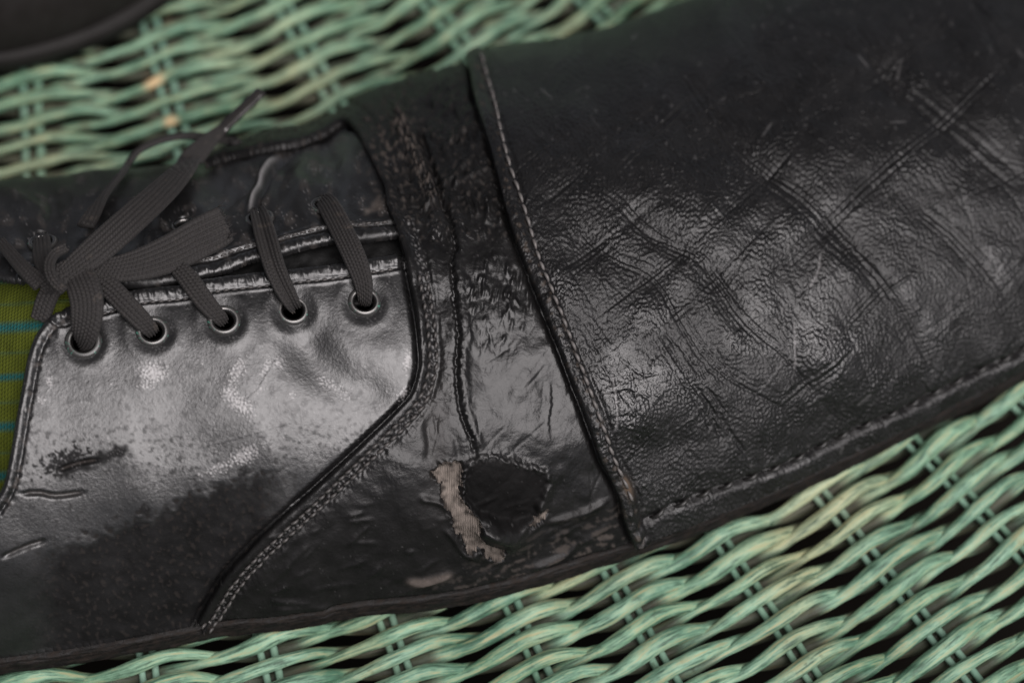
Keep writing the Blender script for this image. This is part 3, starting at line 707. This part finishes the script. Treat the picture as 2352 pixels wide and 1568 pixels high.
# ------------------------------------------------------------------ stitches
def at_surface(x, y, h):
    P, n = base_PN(np.asarray(x, float), np.asarray(y, float)); return P + n * (np.asarray(h, float) * K)[..., None]
def capsule_pts(x0, y0, x1, y1, h0, h1, r, n=7):
    t = np.linspace(0, 1, n); x = x0 + (x1 - x0) * t; y = y0 + (y1 - y0) * t
    hh = h0 + (h1 - h0) * np.sin(np.pi * t) ** .7
    return at_surface(x, y, hh), r * K * np.maximum(.35, np.sin(np.pi * np.clip(t, .06, .94)) ** .45)
cum = np.concatenate([[0], np.cumsum(np.linalg.norm(np.diff(seam, axis=0), axis=1))])
for u in seam_us:
    x = np.interp(u + 3, cum, seam[:, 0]); y = np.interp(u + 3, cum, seam[:, 1])
    x2 = np.interp(u + 36, cum, seam[:, 0]); y2 = np.interp(u + 36, cum, seam[:, 1])
    xm, ym = (x + x2) / 2, (y + y2) / 2
    hb = 24 + float(samp(cap_disp, np.array(xm), np.array(ym)))
    C, R = capsule_pts(x - 4, y + 7, x2, y2 - 6, hb - 6, hb + 10, 6.0, 9)
    V, F = tube(C, R, 8); mk_mesh('stitch', V, F, M_seam, cap)
hs = np.array([(1108, 137), (1120, 190), (1138, 254), (1151, 327), (1168, 400), (1191, 462), (1214, 535), (1233, 606), (1258, 673), (1285, 740), (1311, 807), (1336, 873), (1360, 943), (1386, 1007), (1404, 1050), (1428, 1100), (1445, 1150)], float)
hs = resamp(hs, step=4); cum = np.concatenate([[0], np.cumsum(np.linalg.norm(np.diff(hs, axis=0), axis=1))])
for u in np.arange(6, cum[-1] - 30, 27):
    x, y, x2, y2 = np.interp(u, cum, hs[:, 0]), np.interp(u, cum, hs[:, 1]), np.interp(u + 23, cum, hs[:, 0]), np.interp(u + 23, cum, hs[:, 1])
    hb = 24 + float(samp(cap_disp, np.array((x + x2) / 2), np.array((y + y2) / 2)))
    C, R = capsule_pts(x - 1.5, y, x2 + 1.5, y2, hb - 1, hb + 6, 4.4, 6)
    V, F = tube(C, R, 6); mk_mesh('stitch', V, F, M_thread_pale, cap)
# the two close rows along the edge of the vamp, too small to pick apart: one mesh
allV, allF, nv = [], [], 0
tt = np.gradient(vedge, axis=0); tt /= np.linalg.norm(tt, axis=1)[:, None]; nr = np.stack([-tt[:, 1], tt[:, 0]], 1)
sgn = np.sign(np.median(nr[:, 0])); nr = nr * (1 if sgn > 0 else -1)
nr = np.stack([np.convolve(np.pad(nr[:, k], 4, 'edge'), np.ones(9) / 9, 'valid') for k in (0, 1)], 1)
cumv = np.concatenate([[0], np.cumsum(np.linalg.norm(np.diff(vedge, axis=0), axis=1))])
s0 = cumv[np.argmin(np.abs(vedge[:, 1] - 640) + (vedge[:, 0] < 800) * 999)]
for off in (22, 40):
    row = vedge + nr * off
    for u in np.arange(s0, cumv[-1] - 30, 21):
        u2 = u + 15
        x, y, x2, y2 = [np.interp(w, cumv, row[:, k]) for w in (u, u2) for k in (0, 1)]
        hb = 9 + float(samp(v_disp, np.array(x), np.array(y)))
        C, R = capsule_pts(x + 2, y, x2 - 2, y2, hb - 1, hb + 4, 4.2, 5)
        V, F = tube(C, R, 6); allV.append(V); allF.append(np.where(F >= 0, F + nv, -1)); nv += len(V)
st = mk_mesh('edge_stitching', np.vstack(allV), np.vstack(allF), M_thread, vamp); st['kind'] = 'stuff'
# row of small stitches under the facing binding of the near quarter
allV, allF, nv = [], [], 0
for line, dx, dy, lay, dm in ((face_n, 2, 36, 0, q_disp), (face_f, -2, -33, -2, fq_disp)):
    row = line + np.array([dx, dy]); cu = np.concatenate([[0], np.cumsum(np.linalg.norm(np.diff(row, axis=0), axis=1))])
    for u in np.arange(20, cu[-1] - 30, 19):
        x, y, x2, y2 = [np.interp(w, cu, row[:, k]) for w in (u, u + 14) for k in (0, 1)]
        if any(np.hypot(x - a_[0], y - a_[1]) < 44 for a_ in eyes_n + eyes_f): continue
        hb = lay + float(samp(dm, np.array(x), np.array(y)))
        C, R = capsule_pts(x, y, x2, y2, hb - .5, hb + 3, 3, 5)
        V, F = tube(C, R, 6); allV.append(V); allF.append(np.where(F >= 0, F + nv, -1)); nv += len(V)
st = mk_mesh('facing_stitching', np.vstack(allV), np.vstack(allF), M_thread, shoe); st['kind'] = 'stuff'

# ------------------------------------------------------------------ eyelets
def eyelet(x, y, r, lay, dm):
    P, n = base_PN(np.array(x, float), np.array(y, float))
    h = lay + float(samp(dm, np.array(x + r * .9), np.array(y + r * .9)))
    c = P + n * h * K
    u = np.cross(n, [0, 1, 0]); u /= np.linalg.norm(u); v = np.cross(n, u)
    prof = [(1.36, -3), (1.34, 1.5), (1.24, 4), (1.08, 5.5), (.96, 5), (.86, 2.5), (.80, -2), (.78, -9), (.78, -18)]
    m = 36; a = np.linspace(0, 2 * np.pi, m, endpoint=False); V = []
    for pr, pz in prof:
        V.append(c + K * (pr * r * (np.cos(a)[:, None] * u + np.sin(a)[:, None] * v * .94) + pz * n))
    V = np.vstack(V); i = np.arange(m); j = (i + 1) % m
    F = np.vstack([np.stack([k * m + i, k * m + j, (k + 1) * m + j, (k + 1) * m + i], 1) for k in range(len(prof) - 1)])
    mk_mesh('eyelet', V, F, M_eye, shoe, origin=c)
for e in eyes_n: eyelet(*e, 0, q_disp)
for e in eyes_f: eyelet(*e, -2, fq_disp)

# ------------------------------------------------------------------ laces
VIEWN = np.array([0, -.42, .91])
def ribbon(name, pts, parent, thick=7.0, fold=0.0, pitch=9.0, rows=7, fray=False):
    """flat woven lace; pts rows: x, y, height above the form, width, roll in degrees"""
    Q = resamp(np.asarray(pts, float), step=2.2)
    C = unproj(Q[:, 0], Q[:, 1], base_z(Q[:, 0], Q[:, 1]) + Q[:, 2]); n = len(C)
    ker = np.hanning(13); ker /= ker.sum()
    C = np.stack([np.convolve(np.pad(C[:, k], 6, 'reflect', reflect_type='odd'), ker, 'valid') for k in range(3)], 1)
    T = np.gradient(C, axis=0); T /= np.linalg.norm(T, axis=1)[:, None]
    S = np.cross(T, VIEWN); S /= np.linalg.norm(S, axis=1)[:, None]; U = np.cross(S, T)
    ro = np.radians(Q[:, 4])[:, None]; S, U = S * np.cos(ro) + U * np.sin(ro), -S * np.sin(ro) + U * np.cos(ro)
    L = np.concatenate([[0], np.cumsum(np.linalg.norm(np.diff(C, axis=0), axis=1))]) / K
    m = rows * 4 + 1; v = np.linspace(-1, 1, m)
    rowi = np.floor((v + 1) / 2 * rows * .9999); ph = (v + 1) / 2 * rows - rowi
    rel = np.sin(np.pi * ph)[None] * (4.0 + 3.6 * np.sin(2 * np.pi * (L[:, None] / pitch + rowi[None] * .5 + ph[None] * .35)))
    edge = np.maximum(1 - np.abs(v) ** 3, 0) ** .5
    ht = thick * edge[None] * .5 + rel * edge[None]
    ht = ht + fold * (np.abs(v)[None] ** 1.0 - .5) * (1 - v[None] ** 6) * thick
    W = Q[:, 3][:, None] * .5 * v[None]
    top = C[:, None] + K * (W[..., None] * S[:, None] + ht[..., None] * U[:, None])
    bot = C[:, None] + K * (W[..., None] * S[:, None] - (thick * edge * .5)[None, :, None] * U[:, None] + (fold * (np.abs(v) - .5) * (1 - v ** 6) * thick)[None, :, None] * U[:, None])
    ringv = np.concatenate([top, bot[:, ::-1][:, 1:-1]], 1); k = ringv.shape[1]
    V = ringv.reshape(-1, 3); i = np.arange(n - 1)[:, None] * k; j = np.arange(k)[None]; j2 = (j + 1) % k
    F = np.stack([i + j, i + k + j, i + k + j2, i + j2], -1).reshape(-1, 4)
    V = np.vstack([V, C[0], C[-1]]); o = np.full(k, -1); jj = np.arange(k); kk = (jj + 1) % k; e = (n - 1) * k
    F = np.vstack([F, np.stack([jj, kk, np.full(k, n * k), o], 1), np.stack([e + kk, e + jj, np.full(k, n * k + 1), o], 1)])
    return mk_mesh(name, V, F, M_lace, parent), C, T

knot, _, _ = ribbon('shoelace', [(100, 655, 28, 46, 0), (130, 640, 50, 58, 10), (165, 622, 58, 62, 0), (205, 606, 46, 50, -10)], shoe, 26, rows=6)
knot['label'] = 'black woven shoelace tied in a knot'
end1, C1, T1 = ribbon('lace_end', [(150, 632, 62, 50, 0), (185, 603, 78, 62, 0), (222, 574, 92, 72, 0), (300, 505, 112, 77, 4), (387, 425, 128, 74, 6), (452, 352, 138, 58, 8), (490, 314, 142, 40, 10), (512, 296, 144, 27, 10)], knot, 12, rows=7)
ag = resamp(np.array([(508, 300), (540, 268), (570, 240), (600, 211)], float), n=14)
Ca = unproj(ag[:, 0], ag[:, 1], base_z(ag[:, 0] * 0 + 500, ag[:, 1] * 0 + 300) * 0 + np.linspace(float(C1[-1][2] / K), float(C1[-1][2] / K) + 10, 14))
V, F = tube(Ca, np.interp(np.arange(14), [0, 2, 11, 13], [16, 15.5, 16, 17]) * K, 14, flat=.6)
rr = np.tile(np.array([0, 1.2, 0, -1.0, .4, -1.2, .8] * 2), 14) * K * .6
V[:-2, 2] += rr
mk_mesh('aglet', V, F, M_aglet, knot)
ribbon('lace_end', [(160, 628, 34, 44, 0), (215, 622, 48, 52, 0), (270, 618, 52, 62, 0), (330, 605, 52, 76, -5), (400, 578, 54, 88, -8), (460, 546, 60, 92, -14), (492, 529, 68, 92, -22), (518, 514, 72, 88, -32)], knot, 12, rows=8)
fv, ff_, nv = [], [], 0
for _ in range(26):
    a_ = rng.uniform(-1, 1); x = 519 + a_ * 14 + rng.normal(); y = 513 + a_ * 40; L = rng.uniform(6, 20); an = -.55 + rng.normal() * .35
    tt_ = np.linspace(0, 1, 5); px_ = x - 4 + np.cos(an) * L * tt_; py_ = y + np.sin(an) * L * tt_ + rng.normal() * 3 * tt_ ** 2
    C = unproj(px_, py_, base_z(px_ * 0 + 516, py_ * 0 + 515) + 61 + rng.normal() * 2 + rng.normal() * 7 * tt_)
    V, F = tube(C, np.linspace(1.3, .6, 5) * K, 5); fv.append(V); ff_.append(np.where(F >= 0, F + nv, -1)); nv += len(V)
fr = mk_mesh('frayed_fibres', np.vstack(fv), np.vstack(ff_), M_lace, knot); fr['kind'] = 'stuff'
ribbon('lace_loop', [(196, 520, 40, 44, 10), (215, 490, 52, 42, 20), (240, 450, 66, 34, 45), (278, 405, 86, 26, 62), (310, 358, 100, 22, 68), (345, 334, 104, 22, 66), (395, 318, 100, 24, 60), (440, 314, 90, 26, 50), (500, 320, 70, 30, 40), (545, 330, 40, 30, 40)], knot, 12, rows=4)
ribbon('lace_loop', [(150, 570, 92, 24, 10), (124, 584, 98, 25, 10), (113, 612, 98, 26, 0), (122, 642, 94, 26, -10), (148, 668, 84, 22, -20)], knot, 13, rows=3)
ribbon('lace_loop', [(0, 556, 22, 30, 30), (30, 590, 32, 34, 30), (60, 622, 40, 38, 20), (95, 652, 40, 44, 10)], knot, 12, rows=4)
ribbon('lace_loop', [(150, 640, 30, 40, 0), (122, 662, 22, 46, 0), (105, 692, 4, 48, 0), (92, 735, -20, 46, 0)], knot, 12, rows=5)
ribbon('lace_crossing', [(97, 546, -22, 38, 0), (96, 562, 12, 44, 0), (100, 598, 34, 46, 0), (120, 634, 44, 48, 0)], knot, 12, rows=5)
ribbon('lace_crossing', [(176, 628, 56, 74, 0), (190, 655, 60, 76, 0), (199, 690, 56, 76, 0), (199, 730, 44, 72, 0), (194, 765, 22, 62, 0), (191, 785, -6, 50, 0), (190, 792, -24, 44, 0)], knot, 12, rows=8)
ribbon('lace_crossing', [(222, 640, 34, 50, -10), (255, 664, 34, 50, -10), (290, 700, 28, 50, -10), (322, 733, 14, 46, -5), (342, 752, -4, 40, 0), (350, 762, -24, 34, 0)], knot, 12, rows=5)
ribbon('lace_crossing', [(412, 618, 28, 42, 0), (432, 640, 26, 46, 0), (455, 672, 22, 47, 0), (482, 706, 12, 43, 0), (504, 728, -6, 36, 0), (512, 738, -24, 30, 0)], knot, 12, rows=5)
ribbon('lace_crossing', [(592, 484, -20, 36, 0), (598, 500, 12, 46, 0), (612, 550, 22, 52, 0), (630, 612, 26, 50, 0), (652, 662, 18, 46, 0), (670, 694, 2, 38, 0), (677, 706, -20, 30, 0)], knot, 12, fold=1.3, rows=6)
ribbon('lace_crossing', [(742, 458, -18, 42, 0), (756, 474, 14, 52, 0), (788, 535, 24, 54, 0), (818, 600, 26, 52, 0), (834, 648, 16, 44, 0), (838, 682, -4, 34, 0), (838, 694, -24, 30, 0)], knot, 12, rows=7)

# ------------------------------------------------------------------ the second shoe, mostly outside the frame
so = thing('leather_shoe', 'black shoe at the top left corner, out of focus, cut off by the picture edge', 'shoe', unproj(np.array(0.), np.array(0.), np.array(0.)).tolist())
out = resamp(np.array([(-900, 150), (-500, 190), (-150, 182), (0, 168), (80, 154), (160, 132), (240, 102), (305, 68), (360, 32), (400, 0), (440, -60), (450, -140), (400, -230), (300, -300), (100, -380), (-300, -450), (-900, -430)], float), step=14)
ow = unproj(out[:, 0], out[:, 1], np.full(len(out), 4.0))
cc = np.array([ow[:, 0].mean() - .02, ow[:, 1].mean(), 0])
def dome(name, rings, mat_):
    m = len(ow); V = []
    for f, z in rings:
        q = ow + (cc - ow) * f; q[:, 2] = z * K; V.append(q)
    V = np.vstack(V + [[cc[0], cc[1], rings[-1][1] * K]]); i = np.arange(m); j = (i + 1) % m
    F = np.vstack([np.stack([k * m + i, k * m + j, (k + 1) * m + j, (k + 1) * m + i], 1) for k in range(len(rings) - 1)])
    b0 = (len(rings) - 1) * m
    F = np.vstack([F, np.stack([b0 + i, b0 + j, np.full(m, len(V) - 1), np.full(m, -1)], 1)])
    z0 = np.zeros(len(V)); return mk_mesh(name, V, F, mat_, so, attrs={'wear': z0, 'bare': z0 + .1, 'dull': z0 + .3})
dome('outsole', [(.02, 4), (0, 8), (0, 55), (.01, 62), (.3, 62)], M_tongue)
dome('upper', [(.03, 60), (.02, 90), (.02, 160), (.05, 250), (.11, 330), (.2, 400), (.33, 450), (.5, 490), (.75, 520), (.95, 530)], M_vamp)

# ------------------------------------------------------------------ the wicker
C0 = unproj(np.array(20.), np.array(-1150.), np.array(-10.))
def polar(x, y):
    P = unproj(np.asarray(x, float), np.asarray(y, float), np.full(np.shape(x), -10.0)) - C0
    return np.arctan2(P[..., 0], -P[..., 1]), np.hypot(P[..., 0], P[..., 1])
low = [(57, 1555), (337, 1529), (619, 1514), (915, 1490), (1205, 1435), (1458, 1392), (1775, 1392), (2150, 1430)]
upp = [(68, 270), (388, 210), (694, 77), (1052, 65), (1408, 30)]
th_low, _ = polar(*np.array(low, float).T); th_up, _ = polar(*np.array(upp, float).T)
def extend(a, n0, n1):
    d0, d1 = a[1] - a[0], a[-1] - a[-2]
    return np.concatenate([a[0] - d0 * np.arange(n0, 0, -1), a, a[-1] + d1 * np.arange(1, n1 + 1)])
th_low = extend(th_low, 7, 9); th_up = extend(th_up, 4, 6)
r_split = polar(np.array(1000.), np.array(800.))[1]
wick = thing('wicker_seat', 'faded green woven wicker seat of reeds and paired stakes under both shoes', 'wicker seat', (float(C0[0]), float(C0[1]), 0))
RSK = .00078
r0 = .05; rows = [.2257 + .0035 + .007 * k for k in range(-25, 40)]
rows = [(r, .00150, .0026) for r in rows if r0 < r < r_split]
rows += [(r, .00172, .0028) for r in [.4084 + .00286 + .00572 * k for k in range(-30, 24)] if r > r_split + .002]
bares = [(352, 186, 24), (392, 280, 16), (388, 40, 10), (1600, 1150, 8)]
BOX = (-.17, .18, -.125, .26)
def inbox(P): return (P[:, 1] > BOX[2]) & (P[:, 1] < BOX[3]) & (P[:, 0] > BOX[0]) & (P[:, 0] < BOX[1])
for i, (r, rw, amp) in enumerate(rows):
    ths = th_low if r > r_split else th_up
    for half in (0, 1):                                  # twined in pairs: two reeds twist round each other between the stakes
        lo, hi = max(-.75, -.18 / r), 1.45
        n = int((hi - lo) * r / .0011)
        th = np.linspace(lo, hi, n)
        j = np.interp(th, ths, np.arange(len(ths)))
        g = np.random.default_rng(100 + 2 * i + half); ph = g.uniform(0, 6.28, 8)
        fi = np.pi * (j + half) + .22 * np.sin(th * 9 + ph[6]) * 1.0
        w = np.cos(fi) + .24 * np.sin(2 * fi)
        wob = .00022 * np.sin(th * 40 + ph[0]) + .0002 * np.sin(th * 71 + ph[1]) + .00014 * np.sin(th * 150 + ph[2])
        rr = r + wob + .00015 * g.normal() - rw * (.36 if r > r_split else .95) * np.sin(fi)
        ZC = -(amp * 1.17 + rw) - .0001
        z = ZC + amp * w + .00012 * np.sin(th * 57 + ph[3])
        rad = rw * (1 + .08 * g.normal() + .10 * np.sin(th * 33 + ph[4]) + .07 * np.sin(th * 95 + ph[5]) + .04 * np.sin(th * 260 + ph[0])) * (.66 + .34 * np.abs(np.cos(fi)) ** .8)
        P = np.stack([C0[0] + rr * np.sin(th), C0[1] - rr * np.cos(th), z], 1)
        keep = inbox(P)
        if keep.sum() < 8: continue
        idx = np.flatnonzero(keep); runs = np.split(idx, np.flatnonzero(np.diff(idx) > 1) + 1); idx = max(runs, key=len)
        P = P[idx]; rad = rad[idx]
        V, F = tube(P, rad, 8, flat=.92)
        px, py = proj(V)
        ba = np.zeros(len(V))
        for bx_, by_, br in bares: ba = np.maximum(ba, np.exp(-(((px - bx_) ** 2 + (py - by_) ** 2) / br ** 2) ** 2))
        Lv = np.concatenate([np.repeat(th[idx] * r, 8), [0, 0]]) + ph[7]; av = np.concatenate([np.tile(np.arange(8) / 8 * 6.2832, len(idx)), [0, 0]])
        mk_mesh('weaver', V, F, M_weave, wick, attrs={'bare': ba, 'gap_shade': np.concatenate([np.repeat(sstep(-.05, -.75, w[idx] + .25 * np.sin(th[idx] * 210 + ph[2])), 8), [0, 0]]), 'along': Lv, 'ca': np.cos(av), 'sa': np.sin(av)})  # low stretches get the shade of the gaps as colour
for ths, ra_, rb2 in ((th_low, r_split - .004, .53), (th_up, r0, r_split + .004)):
    up_ = ths is th_up; rsk_ = .00092 if up_ else .00076; so_ = .00170 if up_ else .00132
    for q, t0 in enumerate(ths):
        for sgn_ in (-1, 1):
            g = np.random.default_rng(int(900 + q * 7 + sgn_ + ra_ * 1000)); m = 60
            r = np.linspace(ra_, rb2, m)
            offd = sgn_ * so_ + .00012 * np.sin(r * 300 + g.uniform(0, 6)) 
            P = np.stack([C0[0] + r * math.sin(t0) + offd * math.cos(t0), C0[1] - r * math.cos(t0) + offd * math.sin(t0), np.full(m, -.0047) + .0001 * np.sin(r * 210 + g.uniform(0, 6))], 1)
            keep = inbox(P)
            if keep.sum() < 4: continue
            P = P[keep]; V, F = tube(P, rsk_ * (1 + .06 * g.normal()), 8)
            mk_mesh('stake', V, F, M_stake, wick, attrs={'bare': np.zeros(len(V)), 'gap_shade': np.zeros(len(V))})
